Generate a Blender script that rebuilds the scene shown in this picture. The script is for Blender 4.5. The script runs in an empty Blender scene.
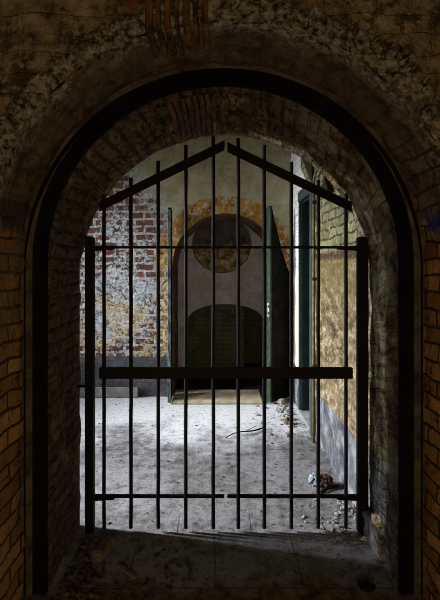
import bpy, bmesh, math, random
from mathutils import Vector, Matrix, noise
random.seed(7)
PI = math.pi
scn = bpy.context.scene
COL = scn.collection

# ------------------------------------------------------------------ materials
class NT:
    """small wrapper for building node trees"""
    def __init__(s, name):
        s.m = bpy.data.materials.new(name); s.m.use_nodes = True
        s.t = s.m.node_tree; s.t.nodes.clear()
        s.out = s.n('ShaderNodeOutputMaterial'); s.b = s.n('ShaderNodeBsdfPrincipled')
        s.t.links.new(s.b.outputs[0], s.out.inputs[0])
        s.tc = s.n('ShaderNodeTexCoord')
        s.P = s.tc.outputs['Object']; s.UV = s.tc.outputs['UV']
        sp = s.n('ShaderNodeSeparateXYZ'); s.l(s.P, sp.inputs[0])
        s.x, s.y, s.z = sp.outputs
    def n(s, t): return s.t.nodes.new(t)
    def l(s, a, b):
        if isinstance(a, (int, float)): b.default_value = a
        elif isinstance(a, (tuple, list)): b.default_value = (*a, 1) if (len(a) == 3 and len(b.default_value) == 4) else a
        else: s.t.links.new(a, b)
    def math(s, op, a, b=0.0, c=None, clamp=False):
        k = s.n('ShaderNodeMath'); k.operation = op; k.use_clamp = clamp
        s.l(a, k.inputs[0]); s.l(b, k.inputs[1])
        if c is not None: s.l(c, k.inputs[2])
        return k.outputs[0]
    def noise(s, scale, detail=4, rough=.6, vec=None, dist=0.0):
        k = s.n('ShaderNodeTexNoise'); s.l(vec or s.P, k.inputs['Vector'])
        k.inputs['Scale'].default_value = scale; k.inputs['Detail'].default_value = detail
        k.inputs['Roughness'].default_value = rough; k.inputs['Distortion'].default_value = dist
        return k.outputs['Fac']
    def noisec(s, scale, detail=3, vec=None):
        k = s.n('ShaderNodeTexNoise'); s.l(vec or s.P, k.inputs['Vector'])
        k.inputs['Scale'].default_value = scale; k.inputs['Detail'].default_value = detail
        return k.outputs['Color']
    def step(s, v, lo, hi):
        k = s.n('ShaderNodeMapRange'); k.interpolation_type = 'SMOOTHSTEP'
        s.l(v, k.inputs[0]); s.l(lo, k.inputs[1]); s.l(hi, k.inputs[2]); return k.outputs[0]
    def mix(s, f, a, b, mode='MIX'):
        k = s.n('ShaderNodeMix'); k.data_type = 'RGBA'; k.blend_type = mode
        s.l(f, k.inputs[0]); s.l(a, k.inputs[6]); s.l(b, k.inputs[7]); return k.outputs[2]
    def ramp(s, f, stops):
        k = s.n('ShaderNodeValToRGB'); s.l(f, k.inputs[0]); e = k.color_ramp.elements
        while len(e) < len(stops): e.new(.5)
        for q, (p, c) in zip(e, stops): q.position = p; q.color = (*c, 1)
        return k.outputs[0]
    def scaled(s, vec, sc):
        k = s.n('ShaderNodeVectorMath'); k.operation = 'MULTIPLY'; s.l(vec, k.inputs[0]); k.inputs[1].default_value = sc
        return k.outputs[0]
    def warp(s, vec, scale, amt):
        c = s.noisec(scale, 2)
        a = s.n('ShaderNodeVectorMath'); a.operation = 'SUBTRACT'; s.l(c, a.inputs[0]); a.inputs[1].default_value = (.5, .5, .5)
        d = s.n('ShaderNodeVectorMath'); d.operation = 'MULTIPLY_ADD'
        s.l(a.outputs[0], d.inputs[0]); d.inputs[1].default_value = (amt, amt, amt); s.l(vec, d.inputs[2])
        return d.outputs[0]
    def brick(s, c1, c2, mortar, w=.22, h=.075, ms=.009, vec=None, smooth=.25, bias=0.0, warp=.02):
        v = s.warp(vec or s.UV, 6, warp)
        k = s.n('ShaderNodeTexBrick'); s.l(v, k.inputs['Vector'])
        s.l(c1, k.inputs['Color1']); s.l(c2, k.inputs['Color2']); s.l(mortar, k.inputs['Mortar'])
        k.inputs['Scale'].default_value = 1; k.inputs['Mortar Size'].default_value = ms
        k.inputs['Mortar Smooth'].default_value = smooth; k.inputs['Bias'].default_value = bias
        k.inputs['Brick Width'].default_value = w; k.inputs['Row Height'].default_value = h
        return k.outputs['Color'], k.outputs['Fac']
    def done(s, color, rough=.85, height=None, bump=.5, dist=.02, metal=0.0, spec=.1):
        s.l(color, s.b.inputs['Base Color']); s.l(rough, s.b.inputs['Roughness']); s.l(metal, s.b.inputs['Metallic'])
        if spec is not None: s.b.inputs['Specular IOR Level'].default_value = spec
        if height is not None:
            k = s.n('ShaderNodeBump'); k.inputs['Strength'].default_value = bump; k.inputs['Distance'].default_value = dist
            s.l(height, k.inputs['Height']); s.l(k.outputs[0], s.b.inputs['Normal'])
        return s.m

def m_far_wall():
    t = NT('peeling_painted_brick')
    bc, bf = t.brick((.150, .060, .034), (.085, .038, .026), (.30, .285, .26), w=.25, h=.092, ms=.016, warp=.035)
    # lime wash in bluish white that has flaked off in chips
    n1 = t.noise(2.4, 3, .6); n2 = t.noise(15, 6, .75); n3 = t.noise(34, 4, .7)
    chips = t.math('ADD', t.math('MULTIPLY', n1, .5), t.math('MULTIPLY', n2, .55))
    up = t.step(t.z, 1.25, 2.0)                               # the wash is thinner higher up
    keep = t.step(t.math('SUBTRACT', t.math('ADD', chips, t.math('MULTIPLY', bf, .09)), t.math('MULTIPLY', up, .06)), .475, .515)
    wash = t.ramp(n3, [(.32, (.07, .07, .075)), (.43, (.25, .27, .30)), (.58, (.46, .49, .53)), (.75, (.58, .58, .55))])
    c = t.mix(keep, bc, wash)
    ye = t.step(t.math('SUBTRACT', t.noise(3.1, 5, .65, dist=.4), t.math('MULTIPLY', t.step(t.z, .85, 1.6), .14)), .495, .525)
    ye = t.math('MULTIPLY', ye, t.step(t.noise(19, 5, .8), .45, .50))
    c = t.mix(ye, c, t.mix(n3, (.40, .29, .13), (.44, .38, .25)))
    bk = t.step(t.noise(19, 5, .8), .545, .575)
    c = t.mix(t.math('MULTIPLY', bk, .85), c, (.035, .033, .035))
    # smooth cream plaster above and to the right of the exposed brick
    edge = t.math('ADD', t.math('ADD', t.math('SUBTRACT', t.z, 2.30), t.math('MULTIPLY', t.math('ADD', t.x, .78), 1.1)),
                  t.math('MULTIPLY', t.math('SUBTRACT', n1, .5), 1.0))
    edge = t.math('ADD', edge, t.math('MULTIPLY', t.math('SUBTRACT', n2, .5), .5))
    edge = t.math('SUBTRACT', edge, t.math('MULTIPLY', t.step(t.z, 1.75, 1.2), 2.5))
    pl = t.step(edge, .0, .10)
    cream = t.ramp(t.noise(5, 6, .7), [(.3, (.19, .175, .10)), (.5, (.33, .31, .195)), (.7, (.42, .40, .29))])
    c = t.mix(pl, c, cream)
    pale = t.math('MULTIPLY', t.step(edge, -.25, .02), t.step(edge, .45, .15))
    c = t.mix(t.math('MULTIPLY', pale, t.step(n2, .44, .54)), c, t.ramp(n3, [(.35, (.20, .23, .24)), (.6, (.42, .45, .45))]))
    # ochre band round the doorway arch
    dx = t.math('SUBTRACT', t.x, .137); dz = t.math('SUBTRACT', t.z, 1.61)
    r = t.math('SQRT', t.math('ADD', t.math('MULTIPLY', dx, dx), t.math('MULTIPLY', dz, dz)))
    r = t.math('ADD', r, t.math('MULTIPLY', t.math('SUBTRACT', n2, .5), .22))
    ring = t.math('MULTIPLY', t.step(r, .905, .875), t.step(t.z, 1.5, 1.62))
    och = t.ramp(t.noise(9, 6, .7), [(.33, (.08, .034, .008)), (.46, (.26, .125, .018)), (.6, (.36, .20, .035)), (.72, (.42, .34, .20))])
    och = t.mix(t.step(t.noise(13, 6, .8), .53, .56), och, (.36, .34, .28))
    c = t.mix(t.math('MULTIPLY', ring, t.step(t.noise(6, 6, .75, dist=.3), .35, .41)), c, och)
    # jamb strip beside the doorway, dirty yellow
    jm = t.math('MULTIPLY', t.step(t.x, -.70, -.64), t.step(t.z, 1.55, 1.45))
    jm = t.math('MULTIPLY', jm, t.step(t.x, .5, .4))
    c = t.mix(t.math('MULTIPLY', jm, .8), c, t.mix(t.step(n2, .45, .55), (.14, .09, .05), (.55, .42, .20)))
    # dark painted dado
    dd = t.step(t.math('ADD', t.z, t.math('MULTIPLY', t.math('SUBTRACT', n2, .5), .10)), .515, .49)
    dado = t.ramp(t.noise(7, 6, .7), [(.3, (.030, .032, .040)), (.55, (.075, .078, .088)), (.75, (.16, .16, .165))])
    c = t.mix(dd, c, dado)
    h = t.math('ADD', t.math('MULTIPLY', t.math('SUBTRACT', 1.0, bf), t.math('SUBTRACT', 1.0, pl)), t.math('ADD', t.math('MULTIPLY', keep, .5), t.math('MULTIPLY', n2, .6)))
    return t.done(c, .85, h, .6, .012)

def m_right_wall():
    t = NT('yellowed_painted_brick')
    bc, bf = t.brick((.20, .185, .095), (.11, .104, .052), (.03, .03, .016), w=.22, h=.074, ms=.009, warp=.05)
    n1 = t.noise(3, 4, .6); n2 = t.noise(16, 6, .75); n3 = t.noise(40, 4, .7)
    c = t.mix(t.step(n2, .52, .62), bc, (.26, .255, .155))
    c = t.mix(t.step(t.noise(11, 6, .8), .53, .60), c, (.09, .082, .04))
    lo = t.step(t.math('ADD', t.z, t.math('MULTIPLY', t.math('SUBTRACT', n1, .5), .05)), 1.70, 1.67)
    st = t.noise(11, 7, .8, vec=t.scaled(t.P, (1, .55, 1.25)))
    low = t.ramp(st, [(.37, (.022, .016, .009)), (.47, (.085, .064, .034)), (.54, (.18, .142, .082)), (.64, (.32, .275, .195))])
    low = t.mix(t.step(t.noise(22, 5, .8), .56, .62), low, (.07, .05, .03))
    low = t.mix(t.math('MULTIPLY', t.step(t.z, 1.15, 1.6), .5), low, (.12, .09, .022))
    low = t.mix(t.math('MULTIPLY', t.step(t.noise(4.5, 5, .75), .50, .60), .7), low, (.11, .075, .035))
    c = t.mix(lo, c, low)
    band = t.math('MULTIPLY', t.step(t.z, 1.655, 1.675), t.step(t.z, 1.745, 1.725))
    c = t.mix(t.math('MULTIPLY', band, t.step(n2, .40, .5)), c, (.055, .028, .02))
    # white washed brick beyond the doorway
    wh = t.step(t.math('ADD', t.math('SUBTRACT', t.y, t.math('ADD', 4.57, t.math('MULTIPLY', t.math('SUBTRACT', t.z, 2.43), 1.45))), t.math('MULTIPLY', t.step(t.z, 2.41, 2.39), -9)), -.03, .03)
    wh = t.math('MAXIMUM', wh, t.step(t.y, 4.98, 5.0))
    wb, wf = t.brick((.74, .74, .73), (.62, .62, .61), (.48, .48, .47), w=.24, h=.085, ms=.008, warp=.03)
    wb = t.mix(t.step(n2, .58, .64), wb, (.24, .24, .23))
    wb = t.mix(t.step(t.z, 1.52, 1.49), wb, t.mix(n2, (.72, .60, .50), (.66, .60, .54)))
    c = t.mix(wh, c, wb)
    dd = t.step(t.math('ADD', t.z, t.math('MULTIPLY', t.math('SUBTRACT', n2, .5), .16)), .47, .44)
    dado = t.ramp(t.noise(6, 6, .7), [(.36, (.028, .030, .036)), (.5, (.085, .088, .10)), (.66, (.20, .20, .21))])
    c = t.mix(dd, c, dado)
    hb = t.math('MULTIPLY', t.math('SUBTRACT', 1.0, bf), t.math('SUBTRACT', 1.0, t.math('MULTIPLY', lo, .75)))
    h = t.math('ADD', hb, t.math('ADD', t.math('MULTIPLY', st, .6), t.math('MULTIPLY', n3, .35)))
    return t.done(c, .85, h, .7, .012)

def m_tunnel():
    t = NT('worn_tunnel_masonry')
    bc, bf = t.brick((.155, .11, .062), (.09, .065, .038), (.05, .038, .024), w=.22, h=.075, ms=.012, warp=.06, smooth=.6)
    n1 = t.noise(3, 5, .65); n2 = t.noise(14, 6, .75); n3 = t.noise(45, 4, .7)
    pl = t.step(t.math('ADD', t.math('MULTIPLY', n1, .7), t.math('MULTIPLY', n2, .4)), .50, .60)
    plc = t.ramp(t.noise(9, 7, .8), [(.37, (.016, .010, .004)), (.48, (.095, .063, .025)), (.57, (.20, .142, .062)), (.68, (.31, .24, .125))])
    c = t.mix(t.math('MULTIPLY', pl, .85), bc, plc)
    # chips and small dark holes with a horizontal stretch
    hole = t.step(t.noise(1, 4, .6, vec=t.scaled(t.UV, (11, 30, 1))), .56, .61)
    c = t.mix(t.math('MULTIPLY', hole, .85), c, (.02, .016, .012))
    soot = t.step(t.noise(2.6, 6, .75), .52, .62)
    c = t.mix(t.math('MULTIPLY', soot, .6), c, (.055, .042, .03))
    # paler yellowish blotches on the right hand reveal
    gr = t.math('MULTIPLY', t.step(t.x, .3, .7), t.step(t.noise(5, 5, .7), .42, .58))
    c = t.mix(t.math('MULTIPLY', gr, .6), c, (.42, .41, .28))
    dd = t.math('MULTIPLY', t.step(t.math('ADD', t.z, t.math('MULTIPLY', t.math('SUBTRACT', n2, .5), .2)), .50, .45), t.step(t.x, .3, .4))
    c = t.mix(dd, c, t.ramp(n2, [(.36, (.05, .05, .054)), (.64, (.26, .26, .27))]))
    h = t.math('ADD', t.math('MULTIPLY', t.math('SUBTRACT', 1.0, bf), .7), t.math('ADD', t.math('MULTIPLY', n2, .9), t.math('ADD', t.math('MULTIPLY', pl, .3), t.math('MULTIPLY', hole, -1.2))))
    return t.done(c, .9, h, 1.0, .03)

def m_front():
    t = NT('rust_stained_entrance_masonry')
    bc, bf = t.brick((.42, .23, .075), (.19, .09, .032), (.055, .034, .018), w=.215, h=.079, ms=.007, warp=.045, smooth=.35)
    n1 = t.noise(2.6, 5, .65); n2 = t.noise(13, 6, .75); n3 = t.noise(40, 4, .7)
    c = t.mix(t.step(n2, .54, .64), bc, (.07, .042, .024))
    c = t.mix(t.math('MULTIPLY', t.step(n1, .52, .62), .6), c, (.15, .10, .06))
    # plaster over everything above the springing of the arch
    hi = t.step(t.math('ADD', t.z, t.math('MULTIPLY', t.math('SUBTRACT', n1, .5), .35)), 1.72, 1.84)
    plc = t.ramp(t.noise(13, 8, .8), [(.34, (.03, .02, .013)), (.46, (.16, .115, .065)), (.57, (.30, .235, .15)), (.68, (.46, .39, .28))])
    rust = t.step(t.math('ADD', t.math('MULTIPLY', t.noise(2.2, 4, .6, dist=.6), .7), t.math('MULTIPLY', n2, .3)), .52, .60)
    plc = t.mix(t.math('MULTIPLY', rust, t.step(t.y, 1.95, 1.78)), plc, t.mix(n2, (.05, .018, .006), (.22, .085, .024)))
    side = t.math('MULTIPLY', t.step(t.x, .78, .90), t.step(t.z, 2.40, 2.1))
    c = t.mix(t.math('MULTIPLY', t.math('MULTIPLY', side, t.step(t.z, 1.7, 1.82)), t.step(n2, .42, .55)), c, t.mix(bf, (.42, .39, .30), (.04, .03, .02)))
    c = t.mix(t.math('MULTIPLY', t.math('MULTIPLY', hi, .88), t.math('SUBTRACT', 1.0, t.math('MULTIPLY', t.math('MULTIPLY', side, t.step(t.z, 1.7, 1.8)), .75))), c, plc)
    soot = t.math('MULTIPLY', t.step(t.noise(7, 6, .8), .51, .58), hi)
    c = t.mix(t.math('MULTIPLY', soot, .8), c, (.022, .016, .012))
    # pale crust of old render left on the mouth of the vault
    dx = t.math('SUBTRACT', t.x, .04); dz = t.math('SUBTRACT', t.z, 1.62)
    rr = t.math('SQRT', t.math('ADD', t.math('MULTIPLY', dx, dx), t.math('MULTIPLY', dz, dz)))
    rr = t.math('ADD', rr, t.math('MULTIPLY', t.math('SUBTRACT', t.noise(9, 5, .75), .5), .12))
    crust = t.math('MULTIPLY', t.math('MULTIPLY', t.step(rr, 1.075, 1.045), t.step(t.y, 1.93, 1.84)), t.step(t.z, 1.75, 1.95))
    pits = t.ramp(t.noise(30, 6, .8), [(.40, (.03, .022, .014)), (.48, (.24, .19, .125)), (.60, (.66, .58, .44))])
    c = t.mix(t.math('MULTIPLY', crust, t.step(n1, .38, .48)), c, pits)
    smoothv = t.math('MULTIPLY', t.math('MULTIPLY', t.step(t.y, 1.86, 1.98), hi), .65)
    c = t.mix(smoothv, c, t.mix(n2, (.035, .025, .015), (.10, .075, .048)))
    # spray of blue paint on both side walls
    bz = t.math('ABSOLUTE', t.math('SUBTRACT', t.z, 1.805))
    by = t.math('ABSOLUTE', t.math('SUBTRACT', t.y, 2.035))
    bl = t.math('MULTIPLY', t.step(t.math('ADD', bz, t.math('MULTIPLY', t.math('SUBTRACT', t.noise(16, 5, .8), .5), .22)), .05, .02), t.step(t.math('ADD', by, t.math('MULTIPLY', t.math('SUBTRACT', n2, .5), .2)), .11, .05))
    c = t.mix(t.math('MULTIPLY', bl, t.step(t.x, .5, .6)), c, (.035, .05, .24))
    c = t.mix(t.math('MULTIPLY', t.math('MULTIPLY', bl, .6), t.step(t.x, -.5, -.6)), c, (.02, .025, .07))
    h = t.math('ADD', t.math('MULTIPLY', t.math('SUBTRACT', 1.0, bf), t.math('SUBTRACT', 1.0, t.math('MULTIPLY', hi, .7))), t.math('MULTIPLY', n2, 1.0))
    h = t.math('ADD', h, t.math('MULTIPLY', t.math('MULTIPLY', t.noise(22, 6, .8), hi), t.math('ADD', .7, t.math('MULTIPLY', crust, 2.0))))
    return t.done(c, .9, h, 1.0, .03)

def m_floor():
    t = NT('dusty_stone_floor')
    n1 = t.noise(1.6, 5, .65); n2 = t.noise(12, 6, .75); n3 = t.noise(45, 5, .75)
    jc, jf = t.brick((1, 1, 1), (.9, .9, .9), (0, 0, 0), w=.45, h=.45, ms=.006, vec=t.P, warp=.004, smooth=.4)
    base = t.ramp(n2, [(.34, (.035, .034, .033)), (.45, (.10, .098, .100)), (.56, (.142, .140, .144)), (.70, (.20, .198, .205))])
    dust = t.step(t.math('ADD', n1, t.math('MULTIPLY', t.math('SUBTRACT', n2, .5), .5)), .42, .56)
    base = t.mix(t.math('MULTIPLY', dust, .45), base, (.22, .22, .24))
    far_light = t.step(t.math('ADD', t.math('ADD', t.y, t.math('MULTIPLY', t.math('SUBTRACT', n1, .5), 2.2)), t.math('MULTIPLY', t.math('SUBTRACT', n2, .5), .8)), 3.9, 4.8)
    base = t.mix(t.math('MULTIPLY', far_light, .7), base, (.66, .67, .71))    # floor whitened towards the far wall, standing in for brighter daylight there
    speck = t.step(n3, .57, .62)
    base = t.mix(t.math('MULTIPLY', speck, .5), base, (.05, .045, .04))
    sp2 = t.step(t.noise(14, 5, .8, vec=t.scaled(t.P, (1, 2.2, 1))), .57, .61)
    base = t.mix(t.math('MULTIPLY', sp2, .7), base, (.07, .065, .06))
    front_shade = t.math('MULTIPLY', t.step(t.math('ADD', t.y, t.math('MULTIPLY', n1, .5)), 2.60, 2.40), .97)  # brown darkening before the gate, shade painted into the floor colour
    base = t.mix(front_shade, base, t.ramp(n2, [(.37, (.014, .009, .003)), (.5, (.075, .046, .012)), (.64, (.15, .098, .030))]))
    base = t.mix(t.step(t.y, 5.70, 5.78), base, t.mix(n2, (.012, .010, .008), (.05, .042, .032)))   # recess floor coloured dark in place of its shade
    jf = t.math('MULTIPLY', jf, t.step(t.y, 3.0, 2.7))
    base = t.mix(t.math('MULTIPLY', jf, .55), base, (.04, .035, .03))
    h = t.math('ADD', t.math('MULTIPLY', n2, .7), t.math('ADD', t.math('MULTIPLY', n3, .6), t.math('MULTIPLY', jf, -.5)))
    return t.done(base, .9, h, .7, .015)

def m_simple(name, c1, c2, scale=12, rough=.8, metal=0.0, bump=.4, dist=.004, lo=.38, hi=.62, stretch=None, spec=.15):
    t = NT(name)
    n = t.noise(scale, 6, .7, vec=t.scaled(t.P, stretch) if stretch else None)
    return t.done(t.ramp(n, [(lo, c1), (hi, c2)]), rough, n, bump, dist, metal, spec)

M = dict(
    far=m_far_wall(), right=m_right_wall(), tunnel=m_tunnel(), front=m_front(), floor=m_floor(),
    iron=m_simple('black_rusty_iron', (.0025, .0022, .0022), (.007, .0045, .0035), 30, .6, .0, .4, .002, spec=.10),
    band=m_simple('blackened_frame', (.0022, .002, .0018), (.006, .0046, .0036), 9, .9, 0, .6, .006, spec=.08),
    smoke=m_simple('smoke_dark_plaster', (.022, .016, .010), (.085, .065, .042), 8, .9),
    plain=m_simple('grey_plaster', (.34, .32, .30), (.60, .57, .55), 4, .9, 0, .4, .006),
    dim=m_simple('dark_plaster', (.10, .09, .075), (.22, .20, .17), 3, .9),
    moss=None,
    reveal=m_simple('brown_stained_jamb', (.05, .032, .018), (.22, .15, .08), 6, .9),
    disc=None,
    stone=m_simple('sandy_threshold_stone', (.30, .255, .16), (.52, .46, .33), 8, .85),
    grey=m_simple('grey_painted_skirting', (.16, .16, .165), (.30, .295, .30), 8, .8),
    teal=m_simple('teal_painted_timber', (.010, .021, .022), (.04, .064, .064), 12, .6, 0, .3, .003, stretch=(6, 6, 1)),
    tealdark=m_simple('dark_teal_panel', (.003, .006, .0065), (.010, .018, .018), 10, .6),
    green=m_simple('peeling_green_timber', (.004, .010, .006), (.034, .060, .032), 16, .65, 0, .4, .004, stretch=(4, 4, 1)),
    greendark=m_simple('dark_and_shaded_timber', (.004, .004, .0035), (.013, .012, .010), 12, .9, spec=.02),  # near-black wood; on the right door leaf it carries the shade of its face
    bluegrey=m_simple('weathered_blue_timber', (.02, .025, .027), (.15, .185, .20), 10, .7, 0, .3, .003, stretch=(4, 4, 1)),
    steel=m_simple('worn_steel', (.10, .10, .09), (.24, .235, .22), 20, .45, .6),
    rust=m_simple('rusted_iron', (.010, .007, .005), (.035, .019, .011), 26, .8),
    conduit=m_simple('ochre_conduit', (.07, .05, .022), (.17, .13, .06), 18, .7),
    rubble=m_simple('grey_rubble', (.05, .046, .042), (.30, .29, .28), 9, .95, lo=.35, hi=.65),
    darkrub=m_simple('brown_rubble', (.022, .015, .008), (.085, .062, .038), 8, .95, lo=.35, hi=.65),
    brickbit=m_simple('worn_brick', (.06, .042, .026), (.15, .11, .068), 14, .9),
    mortar=m_simple('crumbled_mortar', (.30, .26, .19), (.55, .50, .40), 18, .95),
    soldier=m_simple('rusty_exposed_brick', (.012, .006, .004), (.155, .070, .026), 9, .9, stretch=(2, .8, .6), bump=.8, dist=.01),
    soldierdark=m_simple('sooty_exposed_brick', (.030, .016, .010), (.115, .068, .042), 9, .9, stretch=(2, .8, .6), bump=.8, dist=.01),
    wood=m_simple('grey_splintered_wood', (.07, .05, .03), (.24, .18, .11), 10, .85, stretch=(1, 8, 8)),
    paper=m_simple('pale_blue_paper', (.08, .10, .12), (.32, .36, .39), 12, .7),
    redpaper=m_simple('faded_red_wrapper', (.016, .010, .009), (.06, .03, .023), 12, .7),
    ceil=m_simple('limewashed_ceiling', (.30, .30, .25), (.45, .45, .38), 3, .9),
)
def m_moss():
    t = NT('mossy_brick')
    bc, bf = t.brick((.15, .14, .085), (.10, .10, .055), (.20, .19, .13), ms=.01, warp=.03)
    c = t.mix(t.step(t.noise(4, 5, .7), .45, .6), bc, (.085, .10, .045))
    return t.done(c, .9, t.math('ADD', t.math('SUBTRACT', 1.0, bf), t.noise(14, 5)), .8, .012)
def m_disc():
    t = NT('crumbled_roundel_back')
    n = t.noise(9, 6, .75)
    rough = t.ramp(n, [(.38, (.09, .06, .03)), (.5, (.36, .27, .14)), (.62, (.70, .60, .40))])
    up = t.step(t.math('ADD', t.z, t.math('MULTIPLY', t.math('SUBTRACT', t.noise(7, 5, .7), .5), .3)), 1.90, 1.97)  # upper half coloured darker to stand in for the shadow inside the roundel
    return t.done(t.mix(up, rough, t.ramp(n, [(.35, (.07, .066, .062)), (.65, (.17, .16, .15))])), .95, n, 1.0, .04)
M['moss'] = m_moss(); M['disc'] = m_disc()

# ------------------------------------------------------------------ geometry helpers
def link(name, me, mat=None, parent=None, smooth=False):
    o = bpy.data.objects.new(name, me); COL.objects.link(o)
    if mat: me.materials.append(mat)
    if smooth:
        for p in me.polygons: p.use_smooth = True
    if parent: o.parent = parent
    return o
def from_bm(name, bm, mat, parent=None, smooth=False, recalc=True):
    if recalc: bmesh.ops.recalc_face_normals(bm, faces=bm.faces)
    me = bpy.data.meshes.new(name); bm.to_mesh(me); bm.free()
    return link(name, me, mat, parent, smooth)
def tag(o, label, cat, group=None, kind=None):
    o['label'] = label; o['category'] = cat
    if group: o['group'] = group
    if kind: o['kind'] = kind
    return o
def struct(o, label=None):
    o['kind'] = 'structure'
    if label: o['label'] = label
    return o
def empty(name, loc, rz=0):
    o = bpy.data.objects.new(name, None); COL.objects.link(o); o.location = loc; o.rotation_euler = (0, 0, rz)
    o.empty_display_size = .1
    return o
def add_box(bm, c, s, rot=None, taper=None):
    """box centred at c with full size s, slightly bevelled by the caller if wanted"""
    r = bmesh.ops.create_cube(bm, size=1.0)
    vs = r['verts']
    for v in vs:
        v.co = Vector((v.co.x*s[0], v.co.y*s[1], v.co.z*s[2]))
        if rot is not None: v.co = rot @ v.co
        v.co += Vector(c)
    return vs
def box_ob(name, c, s, mat, parent=None, bevel=.004, rot=None):
    bm = bmesh.new(); add_box(bm, c, s, rot)
    if bevel: bmesh.ops.bevel(bm, geom=bm.edges[:], offset=bevel, segments=2, affect='EDGES')
    return from_bm(name, bm, mat, parent)
def tube(bm, pts, r, seg=10, cap=True):
    """round tube through pts, r may be a list"""
    pts = [Vector(p) for p in pts]; rr = r if isinstance(r, (list, tuple)) else [r]*len(pts)
    rings = []
    for i, p in enumerate(pts):
        d = (pts[min(i+1, len(pts)-1)] - pts[max(i-1, 0)]).normalized()
        a = d.cross(Vector((0, 1, 0)) if abs(d.y) < .9 else Vector((1, 0, 0))).normalized(); b = d.cross(a)
        rings.append([bm.verts.new(p + (a*math.cos(2*PI*k/seg) + b*math.sin(2*PI*k/seg))*rr[i]) for k in range(seg)])
    for A, B in zip(rings, rings[1:]):
        for k in range(seg): bm.faces.new((A[k], A[(k+1) % seg], B[(k+1) % seg], B[k]))
    if cap: bm.faces.new(rings[0][::-1]); bm.faces.new(rings[-1])
def rough_lump(bm, c, s, seed, sub=2, amp=.35, rz=0):
    r = bmesh.ops.create_icosphere(bm, subdivisions=sub, radius=.5)
    R = Matrix.Rotation(rz, 3, 'Z')
    for v in r['verts']:
        n = noise.noise(v.co*3 + Vector((seed*7.3, seed*1.7, seed)))
        co = v.co*(1 + amp*n*2)
        co = R @ Vector((co.x*s[0], co.y*s[1], co.z*s[2])); v.co = co + Vector(c)
    return r['verts']
def nz(p, sc): return noise.fractal(Vector(p)*sc, .9, 2.0, 4)

def arch_profile(xc, zs, r, zb=0.0, nj=26, na=64, rx=None, extra=()):
    """jamb up, arch over, jamb down; returns list of (x, z, kind, angle)"""
    rx = rx or r; out = []
    for i in range(nj): out.append((xc-rx, zb+(zs-zb)*i/nj, 'L', PI))
    angs = sorted([PI - PI*i/na for i in range(na+1)] + list(extra), reverse=True)
    for a in angs: out.append((xc+rx*math.cos(a), zs+r*math.sin(a), 'A', a))
    for i in range(nj-1, -1, -1): out.append((xc+rx, zb+(zs-zb)*i/nj, 'R', 0))
    return out
def rect_outer(prof, xc, zs, x0, x1, z1):
    out = []
    for x, z, k, a in prof:
        if k == 'L': out.append((x0, z))
        elif k == 'R': out.append((x1, z))
        else:
            dx, dz = math.cos(a), math.sin(a); c = []
            if dx > 1e-6: c.append((x1-xc)/dx)
            if dx < -1e-6: c.append((x0-xc)/dx)
            if dz > 1e-6: c.append((z1-zs)/dz)
            q = min(c); out.append((xc+dx*q, zs+dz*q))
    return out
def corner_angles(xc, zs, x0, x1, z1): return (math.atan2(z1-zs, x1-xc), math.atan2(z1-zs, x0-xc))
def loft(bm, rows, uvs, disp=None):
    """rows: list of lists of Vector; uvs the same shape"""
    uvl = bm.loops.layers.uv.verify()
    V = [[bm.verts.new(disp(p, i, j) if disp else p) for j, p in enumerate(r)] for i, r in enumerate(rows)]
    for i in range(len(V)-1):
        for j in range(len(V[0])-1):
            try: f = bm.faces.new((V[i][j], V[i][j+1], V[i+1][j+1], V[i+1][j]))
            except ValueError: continue
            for lp, (a, b) in zip(f.loops, ((i, j), (i, j+1), (i+1, j+1), (i+1, j))): lp[uvl].uv = uvs[a][b]
    return V
def wall_with_arch(bm, Y, prof, xc, zs, x0, x1, z1, nsub=10, amp=0.0, ease=1.6, horizontal_x=True):
    outer = rect_outer(prof, xc, zs, x0, x1, z1)
    rows, uvs = [], []
    for i in range(nsub+1):
        f = (i/nsub)**ease
        row = []; uv = []
        for (x, z, k, a), (ox, oz) in zip(prof, outer):
            X, Z = x+(ox-x)*f, z+(oz-z)*f
            dy = amp*nz((X, Y, Z), 5)*(1 if i else .3) if amp else 0
            row.append(Vector((X, Y+dy, Z))); uv.append((X, Z))
        rows.append(row); uvs.append(uv)
    loft(bm, rows, uvs)
def arch_soffit(bm, profs, amp=0.0, nsub=8, edge_amp=0.0, sc=5):
    """profs: [(Y, profile), ...]; a reveal running along Y, uv = (Y, length along the arch)"""
    rows, uvs = [], []
    for s in range(len(profs)-1):
        (Ya, A), (Yb, B) = profs[s], profs[s+1]
        for i in range(nsub+1):
            if s and i == 0: continue
            f = i/nsub; row = []; uv = []; L = 0; prev = None
            last = (s == len(profs)-2 and i == nsub); first = (s == 0 and i == 0)
            for (xa, za, k, a), (xb, zb, _, _) in zip(A, B):
                x, z, y = xa+(xb-xa)*f, za+(zb-za)*f, Ya+(Yb-Ya)*f
                if prev: L += math.hypot(x-prev[0], z-prev[1])
                prev = (x, z)
                n = nz((x, y, z), sc)*amp
                if last or first: n += edge_amp*(noise.noise(Vector((x, y, z))*22)*.6 + noise.noise(Vector((x, y, z))*50)*.5)
                nx, nzz = (-1, 0) if k == 'R' else ((1, 0) if k == 'L' else (-math.cos(a), -math.sin(a)))
                row.append(Vector((x+nx*n, y, max(0, z+nzz*n)))); uv.append((y, L))
            rows.append(row); uvs.append(uv)
    loft(bm, rows, uvs)
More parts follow.
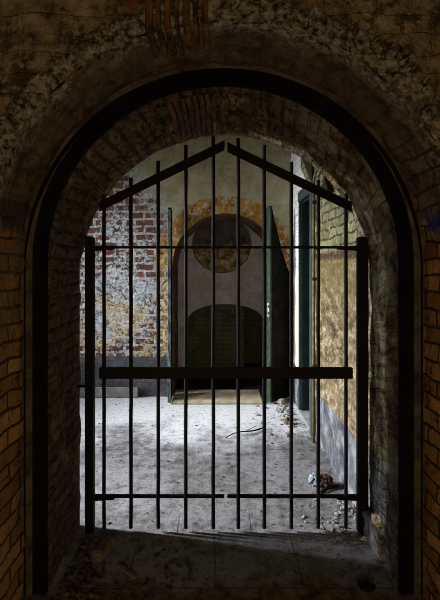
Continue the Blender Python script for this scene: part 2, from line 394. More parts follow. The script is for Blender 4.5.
def grid(bm, o, u, v, nu, nv, uvoff=(0, 0), amp=0.0, nrm=None):
    o, u, v = Vector(o), Vector(u), Vector(v); rows, uvs = [], []
    lu, lv = u.length, v.length
    for i in range(nu+1):
        row = []; uv = []
        for j in range(nv+1):
            p = o + u*(i/nu) + v*(j/nv)
            if amp: p = p + Vector(nrm)*amp*nz(p, 4)
            row.append(p); uv.append((uvoff[0]+lu*i/nu, uvoff[1]+lv*j/nv))
        rows.append(row); uvs.append(uv)
    loft(bm, rows, uvs)
def pt(px, py, Y): return Vector(((px-215)/450*Y, Y, 1.6-(py-268)/450*Y))      # point seen at a pixel, standing at depth Y
def fl(px, py): Y = 720/(py-268); return Vector(((px-215)/450*Y, Y, 0))          # point of the floor seen at a pixel

# ------------------------------------------------------------------ setting
XR = .945; XL = -3.3; YF = 5.6; YG = 2.80
# floor
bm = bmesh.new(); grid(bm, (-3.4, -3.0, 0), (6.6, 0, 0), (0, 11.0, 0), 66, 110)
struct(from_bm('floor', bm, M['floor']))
# entrance side: front face, side walls of the passage and its shallow barrel vault
PX, PZ, PR = .04, 1.62, .975
ca = corner_angles(PX, PZ, -2.6, 2.6, 3.5)
pf = arch_profile(PX, PZ, PR, extra=ca)
bm = bmesh.new()
wall_with_arch(bm, 1.80, pf, PX, PZ, -2.6, 2.6, 3.5, 14, .03)
bmesh.ops.recalc_face_normals(bm, faces=bm.faces)
arch_soffit(bm, [(1.80, pf), (2.24, pf)], .018, 10, .018)
struct(from_bm('wall_entrance', bm, M['front'], smooth=True, recalc=True))
# wall slice behind the iron frame, closing the ring between the two arches
T0 = arch_profile(.04, 1.633, .870); T1 = arch_profile(.056, 1.528, .897)
pi_, po_ = arch_profile(.04, 1.63, .935), arch_profile(.04, 1.62, .99)
bm = bmesh.new()
rows = [[Vector((xi+(xo-xi)*f, 2.205-.03*f, zi+(zo-zi)*f)) for (xi, zi, _, _), (xo, zo, _, _) in zip(pi_, po_)] for f in (0, .5, 1)]
loft(bm, rows, [[(p.x, p.z) for p in q] for q in rows])
struct(from_bm('trim_5', bm, M['smoke'], smooth=True))
# the tunnel itself
bm = bmesh.new(); arch_soffit(bm, [(2.22, T0), (YG, T1)], .014, 18, .012, 6)
struct(from_bm('wall_tunnel', bm, M['tunnel'], smooth=True))
ca = corner_angles(.056, 1.528, XL, 2.2, 3.6)
T1e = arch_profile(.056, 1.528, .897, extra=ca)
bm = bmesh.new(); wall_with_arch(bm, YG, T1e, .056, 1.528, XL, 2.2, 3.6, 8, .0)
struct(from_bm('wall_gate', bm, M['dim']))
# far wall with its arched doorway
FX, FZ, FR = .137, 1.61, .67
ca = corner_angles(FX, FZ, XL, XR, 3.6)
ff = arch_profile(FX, FZ, FR, extra=ca)
bm = bmesh.new(); wall_with_arch(bm, YF, ff, FX, FZ, XL, XR, 3.6, 14, .008)
struct(from_bm('wall_far', bm, M['far'], smooth=True))
bm = bmesh.new(); arch_soffit(bm, [(YF, ff), (6.5, ff)], .006, 6, .004)
struct(from_bm('wall_doorway', bm, M['reveal'], smooth=True))
# back of the doorway: blind roundel above, low segmental opening below
bm = bmesh.new()
lowp = arch_profile(.15, .85, .23, 0, 12, 40, rx=.54, extra=corner_angles(.15, .85, -.62, .9, 1.3))
wall_with_arch(bm, 6.5, lowp, .15, .85, -.62, .9, 1.3, 5, .006)
cx, cz, cr = .10, 1.96, .433
circ, circo = [], []
angs = sorted([2*PI*k/72 for k in range(73)] + [math.atan2(*q) % (2*PI) for q in ((2.7-cz, .9-cx), (2.7-cz, -.62-cx), (1.3-cz, .9-cx), (1.3-cz, -.62-cx))])
rows, uvs = [], []
for i in range(6):
    f = i/5; row = []
    for a in angs:
        dx, dz = math.cos(a), math.sin(a); c = []
        if dx > 1e-6: c.append((.9-cx)/dx)
        if dx < -1e-6: c.append((-.62-cx)/dx)
        if dz > 1e-6: c.append((2.7-cz)/dz)
        if dz < -1e-6: c.append((1.3-cz)/dz)
        q = cr + (min(c)-cr)*f; row.append(Vector((cx+dx*q, 6.5, cz+dz*q)))
    rows.append(row); uvs.append([(p.x, p.z) for p in row])
loft(bm, rows, uvs)
rows = [[Vector((cx+cr*math.cos(a)*k, 6.5+d, cz+cr*math.sin(a)*k)) for a in angs] for d, k in ((0, 1), (.07, .985), (.14, .97))]
loft(bm, rows, [[(p.x, p.z) for p in r] for r in rows])
struct(from_bm('wall_niche', bm, M['plain'], smooth=False))
bm = bmesh.new()
rows = []
for i in range(9):
    k = i/8
    rows.append([Vector((cx+.42*k*math.cos(a), 6.63 - max(0, .05-.16*(k*math.sin(a)+.1)) + .02*nz((k*math.cos(a), 1, k*math.sin(a)), 6), cz+.42*k*math.sin(a))) for a in angs])
loft(bm, rows, [[(p.x, p.z) for p in r] for r in rows])
struct(from_bm('wall_roundel', bm, M['disc'], smooth=True))
# dark cellar recess behind the low opening
bm = bmesh.new()
lp = arch_profile(.15, .85, .23, 0, 12, 40, rx=.54)
arch_soffit(bm, [(6.5, lp), (6.66, lp)], .004, 4)
grid(bm, (-.5, 6.95, 0), (.95, 0, 0), (0, 0, 1.2), 10, 10); grid(bm, (.45, 6.95, 0), (0, .65, 0), (0, 0, 1.2), 6, 8); grid(bm, (.45, 7.6, 0), (.4, 0, 0), (0, 0, 1.2), 4, 8); grid(bm, (-.5, 6.5, 1.2), (1.3, 0, 0), (0, 1.1, 0), 4, 4); grid(bm, (.8, 6.5, 0), (0, 1.1, 0), (0, 0, 1.2), 4, 4); grid(bm, (-.5, 6.5, 0), (0, .5, 0), (0, 0, 1.2), 4, 4)
struct(from_bm('wall_cellar', bm, M['moss']))
# right wall with a doorway, seen at a raking angle
bm = bmesh.new()
DY0, DY1, DZ = 4.34, 4.98, 2.33
def ry(y0, y1, z0, z1):
    grid(bm, (XR, y0, z0), (0, y1-y0, 0), (0, 0, z1-z0), max(1, int((y1-y0)/.08)), max(1, int((z1-z0)/.08)), (y0, z0), .012, (-1, 0, 0))
ry(YG, DY0, 0, DZ); ry(DY1, YF, 0, DZ); ry(YG, DY0, DZ, 3.6); ry(DY0, DY1, DZ, 3.6); ry(DY1, YF, DZ, 3.6)
bmesh.ops.remove_doubles(bm, verts=bm.verts[:], dist=.0005)
struct(from_bm('wall_right', bm, M['right'], smooth=True))
# left wall with two tall window openings that let the daylight in (outside the frame)
bm = bmesh.new()
W1 = (3.17, 3.35, .8, 2.8); W2 = (4.25, 5.35, 1.0, 3.0)
def ly(y0, y1, z0, z1): grid(bm, (XL, y0, z0), (0, y1-y0, 0), (0, 0, z1-z0), 4, 4, (y0, z0))
ly(YG, W1[0], 0, 3.6); ly(W1[1], W2[0], 0, 3.6); ly(W2[1], YF, 0, 3.6)
for w in (W1, W2): ly(w[0], w[1], 0, w[2]); ly(w[0], w[1], w[3], 3.6)
struct(from_bm('wall_left', bm, M['ceil']))
bm = bmesh.new(); grid(bm, (XL, YG, 3.6), (XR-XL, 0, 0), (0, YF-YG, 0), 8, 8); struct(from_bm('ceiling', bm, M['ceil']))
# front room shell around the camera
bm = bmesh.new(); grid(bm, (-2.6, -3, 3.5), (5.2, 0, 0), (0, 4.8, 0), 6, 6); struct(from_bm('ceiling_front', bm, M['dim']))
bm = bmesh.new()
grid(bm, (-2.6, -3, 0), (0, 4.8, 0), (0, 0, 3.5), 6, 6); struct(from_bm('wall_front_left', bm, M['dim']))
bm = bmesh.new()
grid(bm, (2.6, -3, 0), (0, 4.8, 0), (0, 0, 3.5), 6, 6); struct(from_bm('wall_front_right', bm, M['dim']))
bm = bmesh.new()
grid(bm, (-2.6, -3, 0), (5.2, 0, 0), (0, 0, 3.5), 6, 6); struct(from_bm('wall_back', bm, M['dim']))

# skirting on the far wall
bm = bmesh.new(); add_box(bm, ((-2.12), YF-.03, .06), (2.34, .06, .12)); bmesh.ops.bevel(bm, geom=bm.edges[:], offset=.012, segments=2, affect='EDGES')
struct(from_bm('baseboard_far', bm, M['grey']))

# rough broken brick ends along the mouth of the vault
bm = bmesh.new()
k = 0
for i in range(44):
    a = PI*(.06 + .88*i/43)
    if random.random() < (.35 if .18 < a/PI < .42 else .72): continue
    rr = PR + .045 + random.uniform(-.02, .05)
    R = Matrix.Rotation(-(a-PI/2), 3, 'Y') @ Matrix.Rotation(random.uniform(-.15, .15), 3, 'Y')
    n0 = len(bm.verts)
    rough_lump(bm, (0, 0, 0), (1, 1, 1), i+.3, 2, .34)
    bm.verts.ensure_lookup_table()
    for v in bm.verts[n0:]:
        c = v.co; q = Vector((max(-.4, min(.4, c.x))*.066, max(-.36, min(.36, c.y))*.12, max(-.4, min(.4, c.z))*.085))
        v.co = R @ q + Vector((PX+rr*math.cos(a), 1.80+random.uniform(0, .001), PZ+rr*math.sin(a)))
struct(from_bm('trim_1', bm, M['front'], smooth=False))

def soffit_bricks(bm, xs, y0, y1, xc, zs, r, hang, seed, ragged):
    rnd = random.Random(seed)
    for x, w in xs:
        th = math.asin((x-xc)/r)
        a0, a1 = y0+rnd.uniform(-.01, .01), y1+rnd.uniform(-ragged, ragged)
        cuts = [a0]
        while cuts[-1] < a1-.12: cuts.append(cuts[-1]+rnd.uniform(.10, .2))
        cuts.append(a1)
        for ya, yb in zip(cuts, cuts[1:]):
            h = hang+rnd.uniform(-.008, .012)
            R = Matrix.Rotation(th+rnd.uniform(-.08, .08), 3, 'Y')
            c = Vector((xc+(r-h/2+.015)*math.sin(th), (ya+yb)/2, zs+(r-h/2+.015)*math.cos(th)))
            n0 = len(bm.verts)
            add_box(bm, c, (w*rnd.uniform(.75, .95), (yb-ya)*.96, h+.03), R)
# strip of bare rusty bricks over the crown of the vault, and the same deeper in the tunnel
bm = bmesh.new()
soffit_bricks(bm, [(-.262+.037*i, (.034, .024, .030, .018, .032, .026, .03)[i]) for i in range(7)], 1.79, 1.98, PX, PZ, PR, .03, 3, .035)
for i in range(7):
    x = -.262+.037*i; z0 = PZ+math.sqrt(PR**2-(x-PX)**2)-.02
    z = z0
    while z < 3.1:
        h = random.uniform(.16, .24); add_box(bm, (x, 1.795+random.uniform(-.012, .008), z+h/2), ((.034, .024, .030, .018, .032, .026, .03)[i]*random.uniform(.75, .95), .05, h*.95)); z += h
bmesh.ops.bevel(bm, geom=bm.edges[:], offset=.004, segments=1, affect='EDGES')
struct(from_bm('trim_2', bm, M['soldier']))
bm = bmesh.new()
soffit_bricks(bm, [(-.222+.031*i, .029) for i in range(8)], 2.26, 2.79, .048, 1.575, .874, .028, 5, .02)
bmesh.ops.bevel(bm, geom=bm.edges[:], offset=.004, segments=1, affect='EDGES')
struct(from_bm('trim_3', bm, M['soldierdark']))

# low worn plinth at the foot of the right hand pier
bm = bmesh.new()
add_box(bm, (.925, 2.62, .07), (.07, .36, .14))
bmesh.ops.subdivide_edges(bm, edges=bm.edges[:], cuts=6, use_grid_fill=True)
for v in bm.verts: v.co += Vector((nz(v.co, 9), nz(v.co+Vector((3, 3, 3)), 9), 0))*.010
for v in bm.verts: v.co.z = max(0, v.co.z)
struct(from_bm('trim_4', bm, M['tunnel'], smooth=True))

# ------------------------------------------------------------------ iron frame round the tunnel mouth
def ring_sweep(bm, sec, n=60):
    """sec: closed list of (radius offset, Y); swept along a jamb-arch-jamb path"""
    path = []
    for i in range(20): path.append(('L', i/20))
    for i in range(n+1): path.append(('A', PI-PI*i/n))
    for i in range(19, -1, -1): path.append(('R', i/20))
    rings = []
    for k, q in path:
        ring = []
        for r, y in sec:
            xc = .04; zs = 1.63
            if r > .92: r += .030*(1 if k != 'A' else 1-math.sin(q))      # the jambs are a little wider than the crown
            if k == 'L': p = (xc-r, y, zs*q)
            elif k == 'R': p = (xc+r, y, zs*q)
            else: p = (xc+r*math.cos(q), y, zs+r*math.sin(q))
            ring.append(bm.verts.new(p))
        rings.append(ring)
    m = len(sec)
    for A, B in zip(rings, rings[1:]):
        for j in range(m): bm.faces.new((A[j], A[(j+1) % m], B[(j+1) % m], B[j]))
    bm.faces.new(rings[0]); bm.faces.new(rings[-1][::-1])
fr = empty('arched_door_frame', (0, 0, 0))
tag(fr, 'black arched frame lining the mouth of the brick tunnel', 'door frame')
bm = bmesh.new(); ring_sweep(bm, [(.943, 2.19), (.937, 2.183), (.925, 2.20), (.925, 2.26), (.943, 2.27)]); from_bm('outer_moulding', bm, M['band'], fr)
bm = bmesh.new(); ring_sweep(bm, [(.93, 2.205), (.885, 2.205), (.885, 2.225), (.93, 2.225)]); from_bm('face_board', bm, M['band'], fr)
bm = bmesh.new(); ring_sweep(bm, [(.889, 2.197), (.876, 2.192), (.868, 2.20), (.866, 2.225), (.889, 2.24)]); from_bm('inner_bead', bm, M['band'], fr)

# ------------------------------------------------------------------ the gate
GY = 2.73; GS = 450/GY
def gx(px): return (px-215)/GS
def gz(py): return 1.6-(py-268)/GS
def bar_ob(px, ptop, pbot, parent, org, seed):
    rnd = random.Random(seed); bm = bmesh.new(); r = .0114
    x, z0, z1 = gx(px), gz(pbot), gz(ptop); n = 14
    pts = [Vector((x+rnd.uniform(-.0012, .0012), GY+rnd.uniform(-.001, .001), z0+(z1-z0)*i/n))-org for i in range(n+1)]
    tube(bm, pts, r, 12)
    return from_bm('bar', bm, M['iron'], parent, smooth=False)
def gate_leaf(side):
    s = -1 if side == 'L' else 1
    ppx = 90 if side == 'L' else 362.3; pw = .052 if side == 'L' else .062
    org = Vector((gx(ppx), GY, 0))
    g = empty('gate_leaf', org)
    # heel post, rising from the floor with a slightly domed head
    bm = bmesh.new(); add_box(bm, (0, 0, gz(237)/2), (pw, .05, gz(237)))
    bmesh.ops.bevel(bm, geom=bm.edges[:], offset=.006, segments=2, affect='EDGES')
    p = from_bm('heel_post', bm, M['iron'], g)
    bars = [(104, 195), (131, 178), (158.2, 161), (185.8, 145), (213.3, 136.5)] if side == 'L' else [(238.3, 138.5), (264.3, 145), (291.3, 162), (318.3, 180), (346, 193)]
    for i, (px, ty) in enumerate(bars): bar_ob(px, ty, 528, g, org, i+(10 if s > 0 else 0))
    # sloping flat top rail, riveted to the front of the bars
    a, b = ((100.3, 207), (224.6, 145.8)) if side == 'L' else ((227.2, 147.8), (350.8, 207.5))
    bm = bmesh.new(); hh = 4.9/GS
    pa, pb = Vector((gx(a[0]), 0, gz(a[1]))), Vector((gx(b[0]), 0, gz(b[1])))
    vs = []
    for y in (GY-.024, GY-.012):
        vs.append([bm.verts.new(Vector((q.x, y, q.z+d))-org) for q, d in ((pa, -hh), (pb, -hh), (pb, hh), (pa, hh))])
    bm.faces.new(vs[0]); bm.faces.new(vs[1][::-1])
    for k in range(4): bm.faces.new((vs[0][k], vs[0][(k+1) % 4], vs[1][(k+1) % 4], vs[1][k]))
    bmesh.ops.bevel(bm, geom=bm.edges[:], offset=.002, segments=1, affect='EDGES')
    tr = from_bm('top_rail', bm, M['iron'], g)
    for px, _ in bars:
        f = (px-a[0])/(b[0]-a[0]); z = pa.z+(pb.z-pa.z)*f
        bm = bmesh.new(); bmesh.ops.create_uvsphere(bm, u_segments=10, v_segments=6, radius=.008)
        for v in bm.verts: v.co = Vector((v.co.x+gx(px), v.co.y*.5+GY-.0245, v.co.z+z))-org
        from_bm('rivet', bm, M['iron'], tr, smooth=True)
    # two thin horizontal rails
    e = 224.3 if side == 'L' else 227.2
    for nm, py, h in (('upper_rail', 247.3, .016), ('lower_rail', 496.4, .022)):
        x0, x1 = sorted((gx(ppx), gx(e if py > 300 else 225.8)))
        bm = bmesh.new(); add_box(bm, Vector(((x0+x1)/2, GY+.004, gz(py)))-org, (x1-x0, .014, h))
        bmesh.ops.bevel(bm, geom=bm.edges[:], offset=.003, segments=1, affect='EDGES')
        from_bm(nm, bm, M['iron'], g)
        # tapering strap where the rail meets the post
        bm = bmesh.new(); q0 = gx(ppx) - s*pw/2; q1 = q0 - s*.12
        add_box(bm, Vector(((q0+q1)/2, GY-.008, gz(py+1)))-org, (.13, .012, .034))
        for v in bm.verts:
            if (v.co.x+org.x-q0)*-s > .1: v.co.z = (v.co.z-gz(py+1))*.5+gz(py+1)
        bmesh.ops.bevel(bm, geom=bm.edges[:], offset=.002, segments=1, affect='EDGES')
        from_bm('hinge_strap', bm, M['iron'], g)
    # pins tying the post back to the masonry
    for py in ((237.5, 387) if side == 'L' else (240, 400)):
        bm = bmesh.new(); w = (gx(77.5)-gx(ppx)) if s < 0 else (gx(369)-gx(ppx))
        tube(bm, [(0, .006, gz(py)), (w, .02, gz(py))], .008, 10)
        from_bm('wall_pin', bm, M['iron'], g, smooth=True)
    return g
tag(gate_leaf('L'), 'left leaf of the black iron gate, rising to the middle', 'gate', 'two leaves of the barred gate')
tag(gate_leaf('R'), 'right leaf of the black iron gate, beside the lit right wall', 'gate', 'two leaves of the barred gate')
# heavy bar across both leaves
cb = empty('crossbar', (gx(225.8), GY-.0265, gz(371.8)))
tag(cb, 'thick black iron bar laid across the middle of both gate leaves', 'bar')
bm = bmesh.new(); add_box(bm, (0, 0, 0), ((351-100.3)/GS, .028, 11.2/GS)); bmesh.ops.bevel(bm, geom=bm.edges[:], offset=.0035, segments=2, affect='EDGES')
from_bm('bar_body', bm, M['iron'], cb)

# conduit running along the tunnel crown
bm = bmesh.new(); xx = -.002
tube(bm, [(xx, 2.27, 2.462), (xx, 2.5, 2.434), (xx, 2.72, 2.405)], .011, 10)
o = from_bm('conduit_pipe', bm, M['grey'], smooth=True); tag(o, 'thin grey pipe along the crown of the tunnel vault', 'pipe')

# ------------------------------------------------------------------ doors and openings beyond the gate
# doorway frame in the right wall
d1 = empty('door_1', (XR, (DY0+DY1)/2, 0)); struct(d1, 'teal painted door frame in the right wall beyond the gate')
def fbox(name, x0, x1, y0, y1, z0, z1, mat, par, bev=.006):
    c = Vector(((x0+x1)/2, (y0+y1)/2, (z0+z1)/2)) - par.location
    o = box_ob(name, c, (x1-x0, y1-y0, z1-z0), mat, par, bev); return o
fbox('architrave', XR-.035, XR+.01, DY0-.11, DY0+.005, 0, DZ+.10, M['teal'], d1)
fbox('architrave', XR-.014, XR+.01, DY1-.005, DY1+.05, 0, DZ+.10, M['teal'], d1)
fbox('lintel', XR-.02, XR+.01, DY0-.12, DY1+.055, DZ, DZ+.115, M['teal'], d1)
fbox('jamb_lining', XR+.011, XR+.12, DY1-.03, DY1+.02, 0, DZ+.03, M['tealdark'], d1)
fbox('jamb_lining', XR+.12, XR+.26, DY1-.05, DY1+.02, 0, DZ+.03, M['teal'], d1)
fbox('jamb_lining', XR+.011, XR+.26, DY0-.03, DY0+.03, 0, DZ+.03, M['tealdark'], d1)
fbox('head_lining', XR+.011, XR+.26, DY0, DY1, DZ-.03, DZ+.03, M['tealdark'], d1)
lf = fbox('door_panel', XR+.20, XR+.245, DY0+.03, DY1-.05, .02, DZ-.03, M['tealdark'], d1)
fbox('threshold', XR-.02, XR+.26, DY0-.05, DY1+.05, 0, .03, M['grey'], d1)

def arched_leaf(name, hinge, free, zt_h, zt_f, thick, mat_face, mat_edge, slots):
    """door leaf with a curved head; hinge and free are the two lower corners"""
    h, f = Vector((*hinge, 0)), Vector((*free, 0)); d = f-h; W = d.length; d.normalize(); n = Vector((-d.y, d.x, 0))
    root = empty(name, h)
    prof = [(0, .02), (W, .02)]
    for i in range(13):
        q = i/12; prof.append((W*(1-q), zt_h+(zt_f-zt_h)*(1-q)**1.25 if zt_f != zt_h else zt_f))
    bm = bmesh.new()
    A = [bm.verts.new(d*u+Vector((0, 0, z))+n*thick/2) for u, z in prof]; B = [bm.verts.new(d*u+Vector((0, 0, z))-n*thick/2) for u, z in prof]
    bm.faces.new(A); bm.faces.new(B[::-1])
    for k in range(len(A)): bm.faces.new((A[k], B[k], B[(k+1) % len(A)], A[(k+1) % len(A)]))
    from_bm('leaf_panel', bm, mat_face, root)
    R = Matrix.Rotation(math.atan2(d.y, d.x), 3, 'Z')
    bm = bmesh.new(); add_box(bm, d*(W+.012)+Vector((0, 0, (zt_f-.03)/2+.02)), (.024, thick*1.1, zt_f-.05), R)
    bmesh.ops.bevel(bm, geom=bm.edges[:], offset=.004, segments=1, affect='EDGES')
    from_bm('edge_stile', bm, mat_edge, root)
    for z in slots:
        bm = bmesh.new(); add_box(bm, d*(W+.026)+Vector((0, 0, z)), (.006, thick*.5, .16), R)
        o = from_bm('lock_plate', bm, M['steel'], root)
        for dz in (-.04, .04):
            bm = bmesh.new(); add_box(bm, d*(W+.0295)+Vector((0, 0, z+dz)), (.003, thick*.28, .035), R); from_bm('keyhole', bm, M['greendark'], o)
    return root
lr = arched_leaf('timber_door', (.895, 5.54), (.645, 5.30), 1.55, 2.33, .055, M['greendark'], M['green'], (1.11,))
tag(lr, 'dark open door leaf with peeling green edge, right side of far arch', 'door', 'pair of doors at the far arch', 'thing')
ll = arched_leaf('timber_door', (-.545, 5.565), (-.535, 5.28), 2.31, 2.31, .035, M['greendark'], M['bluegrey'], ())
tag(ll, 'thin weathered blue-grey door edge, left side of far arch', 'door', 'pair of doors at the far arch', 'thing')

# stone step in the far arch
bm = bmesh.new(); add_box(bm, (.03, 5.52, .022), (1.07, .5, .044)); bmesh.ops.bevel(bm, geom=bm.edges[:], offset=.012, segments=2, affect='EDGES')
o = from_bm('stone_step', bm, M['stone']); tag(o, 'low sandy stone step at the foot of the far arch', 'step')

# forked conduit and iron bracket on the right wall
cp = empty('forked_pipe', (XR-.042, 4.12, 0)); tag(cp, 'thin ochre pipe with forked top, beside the teal doorway', 'pipe')
bm = bmesh.new(); tube(bm, [(0, 0, 0), (0, 0, 1.2), (0, 0, 2.38)], .013, 10); from_bm('riser', bm, M['conduit'], cp, smooth=True)
bm = bmesh.new(); tube(bm, [(0, 0, 2.36), (0, -.03, 2.42), (0, -.12, 2.47), (0, -.17, 2.53)], .013, 10); tube(bm, [(0, -.10, 2.46), (0, -.22, 2.49)], .012, 10)
from_bm('fork', bm, M['conduit'], cp, smooth=True)
for z in (.7, 1.5, 2.2):
    bm = bmesh.new(); add_box(bm, (.010, 0, z), (.046, .06, .03)); from_bm('clip', bm, M['rust'], cp)
br = empty('wall_bracket', (XR-.005, 3.66, 2.23)); tag(br, 'dark rusted iron bracket high on the yellow brick wall', 'bracket')
bm = bmesh.new()
A = [bm.verts.new((-.05, y, z)) for y, z in ((.06, -.02), (-.12, -.03), (-.02, .08), (.01, .13), (.04, .13), (.05, .06))]
B = [bm.verts.new((.01, v.co.y, v.co.z)) for v in A]
bm.faces.new(A); bm.faces.new(B[::-1])
for k in range(6): bm.faces.new((A[k], B[k], B[(k+1) % 6], A[(k+1) % 6]))
from_bm('back_plate', bm, M['rust'], br)
bm = bmesh.new(); add_box(bm, (-.035, .11, .045), (.035, .15, .035)); from_bm('arm', bm, M['rust'], br)
# dark triangular plate nearer the corner, standing in for a hole in the wall
bm = bmesh.new()
A = [bm.verts.new((XR-.03, y, z)) for y, z in ((4.72, 2.75), (4.28, 2.67), (4.26, 2.42), (4.33, 2.44))]
B = [bm.verts.new((XR+.0, v.co.y, v.co.z)) for v in A]
bm.faces.new(A); bm.faces.new(B[::-1])
for k in range(4): bm.faces.new((A[k], B[k], B[(k+1) % 4], A[(k+1) % 4]))
o = from_bm('hole_plate', bm, M['rust']); tag(o, 'dark triangular plate standing in for a hole above the teal doorway', 'plate')

# ------------------------------------------------------------------ rubble and litter
KEEP = [(fl(315, 486), .09), (fl(324.5, 486), .10), (fl(330, 490), .05), (fl(104, 553), .10), (fl(281, 404), .07), (fl(288, 424), .07), (Vector((.89, 2.73, 0)), .05),
        (Vector((.77, 5.42, 0)), .17), (Vector((.89, 5.54, 0)), .06), (Vector((.64, 5.3, 0)), .06), (fl(367, 540), .05), (fl(367, 590), .06), (fl(127, 573), .08)]
def blocked(p):
    if abs(p.x-.03) < .56 and p.y > 5.25: return True
    return any((Vector((p.x, p.y))-Vector((c.x, c.y))).length < d for c, d in KEEP)
def scatter(name, n, region, smin, smax, mat, seed, flat=.5):
    rnd = random.Random(seed); bm = bmesh.new()
    for i in range(n):
        p = region(rnd)
        if blocked(p): continue
        s = smin+(smax-smin)*rnd.random()**2.5
        h = s*rnd.uniform(.3, .8)*flat*2
        rough_lump(bm, (p[0], p[1], h*.35), (s*rnd.uniform(.7, 1.7), s*rnd.uniform(.6, 1.2), h), rnd.random()*50, 1, .35, rnd.random()*PI)
    for v in bm.verts: v.co.z = max(v.co.z, .0)
    return from_bm(name, bm, mat)
def quad(a, b, c, d):
    P = [fl(*q) for q in (a, b, c, d)]
    def f(r):
        u, v = r.random(), r.random(); return (P[0]*(1-u)+P[1]*u)*(1-v)+(P[3]*(1-u)+P[2]*u)*v
    return f
def bias(f, g):
    return lambda r: f(r) if r.random() < .6 else g(r)
tag(scatter('rubble', 420, bias(quad((84, 536), (120, 540), (95, 605), (52, 600)), quad((84, 535), (190, 545), (200, 605), (52, 605))), .006, .035, M['darkrub'], 1), 'brown crumbs of rubble strewn along the left tunnel wall', 'rubble', kind='stuff')
tag(scatter('rubble', 420, bias(quad((338, 500), (360, 505), (382, 545), (330, 545)), quad((320, 480), (352, 495), (378, 545), (290, 545))), .005, .032, M['rubble'], 2), 'grey crumbs of rubble heaped at the foot of the right gate post', 'rubble', kind='stuff')
tag(scatter('rubble', 200, bias(quad((274, 400), (288, 400), (300, 432), (280, 425)), quad((250, 405), (285, 400), (305, 440), (255, 440))), .006, .05, M['rubble'], 3), 'pale chips of plaster lying in the far right corner', 'rubble', kind='stuff')
tag(scatter('grit', 420, quad((96, 402), (300, 404), (345, 530), (92, 530)), .004, .022, M['darkrub'], 4, .35), 'dark flakes of grit scattered over the lit floor behind the gate', 'grit', kind='stuff')
tag(scatter('grit', 160, quad((180, 548), (350, 548), (390, 600), (200, 604)), .004, .016, M['darkrub'], 6, .35), 'dark grit on the shaded floor in front of the gate', 'grit', kind='stuff')

def lump(name, p, s, mat, seed, amp=.3, rz=0):
    bm = bmesh.new(); rough_lump(bm, (0, 0, s[2]*.40), s, seed, 3, amp, rz)
    for v in bm.verts: v.co.z = max(0, v.co.z)
    o = from_bm(name, bm, mat, smooth=False); o.location = p; return o
# loose brick by the left wall
p = fl(104, 553)
bm = bmesh.new(); add_box(bm, (0, 0, .028), (.065, .16, .055)); bmesh.ops.bevel(bm, geom=bm.edges[:], offset=.006, segments=2, affect='EDGES')
bmesh.ops.subdivide_edges(bm, edges=bm.edges[:], cuts=2, use_grid_fill=True)
for v in bm.verts:
    v.co += Vector((nz(v.co*4, 5), nz(v.co*4+Vector((9, 0, 0)), 5), 0))*.004; v.co.z = max(0, v.co.z)
o = from_bm('loose_brick', bm, M['brickbit']); o.location = p; o.rotation_euler = (0, 0, -.25); tag(o, 'loose worn brick lying near the left gate post', 'brick')
p = fl(127, 573)
bm = bmesh.new(); add_box(bm, (0, 0, .008), (.15, .022, .012)); bmesh.ops.bevel(bm, geom=bm.edges[:], offset=.003, segments=1, affect='EDGES')
o = from_bm('wood_splinter', bm, M['wood']); o.location = p; o.rotation_euler = (0, 0, -.75); tag(o, 'short splinter of wood on the shaded floor, right of the loose brick', 'splinter')
# twig
bm = bmesh.new(); A, B = fl(226, 439), fl(263, 430)
pts = [A.lerp(B, t)+Vector((0, .03*math.sin(t*7), .012+.02*math.sin(t*PI))) for t in [i/10 for i in range(11)]]
tube(bm, pts, [.004+.004*i/10 for i in range(11)], 8)
tube(bm, [pts[5], pts[5]+Vector((.12, .1, .02))], .003, 6)
o = from_bm('twig', bm, M['greendark'], smooth=True); tag(o, 'dark crooked twig lying on the pale floor', 'twig')
# litter by the right wall
def crumple(name, px, py, s, mat, seed, label, cat):
    bm = bmesh.new(); bmesh.ops.create_icosphere(bm, subdivisions=3, radius=.5)
    for v in bm.verts:
        n = abs(noise.noise(v.co*4+Vector((seed, 0, 0))))+.5*abs(noise.noise(v.co*9+Vector((0, seed, 0))))
        c = v.co*(1.15-.9*n); v.co = Vector((c.x*s[0], c.y*s[1], max(0, (c.z+.38)*s[2])))
    o = from_bm(name, bm, mat); o.location = fl(px, py); tag(o, label, cat)
crumple('crumpled_paper', 315, 486, (.10, .10, .11), M['paper'], 2.0, 'crumpled pale blue paper on the floor by the right wall', 'litter')
crumple('crumpled_wrapper', 324.5, 486, (.13, .14, .10), M['redpaper'], 5.0, 'crumpled dull red wrapper beside the blue paper', 'litter')
bm = bmesh.new(); A, B = fl(320, 494), fl(339, 487)
tube(bm, [A+Vector((0, 0, .012)), A.lerp(B, .5)+Vector((0, .01, .02)), B+Vector((0, 0, .012))], [.012, .014, .007], 8)
o = from_bm('stick', bm, M['greendark'], smooth=True); tag(o, 'short dark stick in front of the litter by the right wall', 'stick')
tag(lump('plaster_lump', fl(281, 404), (.09, .07, .065), M['mortar'], 3.1), 'pale lump of plaster at the foot of the dark open door', 'rubble lump')
tag(lump('plaster_lump', fl(288, 424), (.075, .08, .075), M['brickbit'], 6.2), 'brown lump of brick at the foot of the white wall strip', 'rubble lump')
m1 = lump('mortar_lump', Vector((.925, 2.57, .14)), (.055, .09, .06), M['mortar'], 8.4); tag(m1, 'yellowish mortar lump resting on the right pier plinth', 'rubble lump')
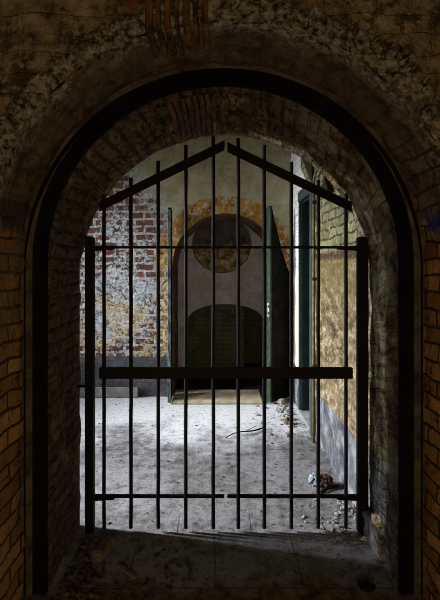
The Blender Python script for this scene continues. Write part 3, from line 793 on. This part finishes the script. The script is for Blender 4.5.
tag(lump('dark_lump', fl(367, 590), (.075, .05, .04), M['greendark'], 9.7), 'blackened lump of debris on the floor at lower right', 'rubble lump')
tag(lump('plaster_flake', fl(367, 540), (.06, .04, .02), M['mortar'], 4.4), 'flat pale plaster flake in front of the right gate post', 'rubble lump')

# ------------------------------------------------------------------ light
def area(name, loc, direction, sx, sy, power, color, spread=PI):
    L = bpy.data.lights.new(name, 'AREA'); L.shape = 'RECTANGLE'; L.size = sx; L.size_y = sy; L.energy = power; L.color = color; L.spread = spread
    o = bpy.data.objects.new(name, L); COL.objects.link(o); o.location = loc
    o.rotation_euler = Vector(direction).to_track_quat('-Z', 'Y').to_euler(); return o
# daylight through the two windows in the left wall
area('daylight_near_window', (XL-.02, (W1[0]+W1[1])/2, (W1[2]+W1[3])/2), (1, -.05, -.5), W1[1]-W1[0], W1[3]-W1[2], 125, (.95, .97, 1.0), math.radians(85))
area('daylight_far_window', (XL-.02, (W2[0]+W2[1])/2, (W2[2]+W2[3])/2), (1, .06, -.35), W2[1]-W2[0], W2[3]-W2[2], 56, (.95, .98, 1.0), math.radians(58))
# weak warm fill light added behind the photographer, its source unseen
area('warm_fill', (0, -1.2, 1.0), (0, 1, .02), .6, .6, 34.0, (1.0, .74, .42))
w = bpy.data.worlds.new('world'); scn.world = w; w.use_nodes = True
w.node_tree.nodes['Background'].inputs[0].default_value = (.5, .55, .6, 1); w.node_tree.nodes['Background'].inputs[1].default_value = 0.0

# ------------------------------------------------------------------ camera
cam = bpy.data.cameras.new('camera'); co = bpy.data.objects.new('camera', cam); COL.objects.link(co)
co.location = (0, 0, 1.6); co.rotation_euler = (PI/2, 0, 0)
cam.lens = 27; cam.sensor_width = 36; cam.sensor_fit = 'AUTO'; cam.shift_x = 5/600; cam.shift_y = -32/600; cam.clip_start = .05
scn.camera = co
scn.cycles.filter_width = 0.95
scn.view_settings.view_transform = 'Standard'; scn.view_settings.look = 'None'; scn.view_settings.gamma = 1
scn.view_settings.exposure = 0.0; scn.view_settings.use_curve_mapping = False
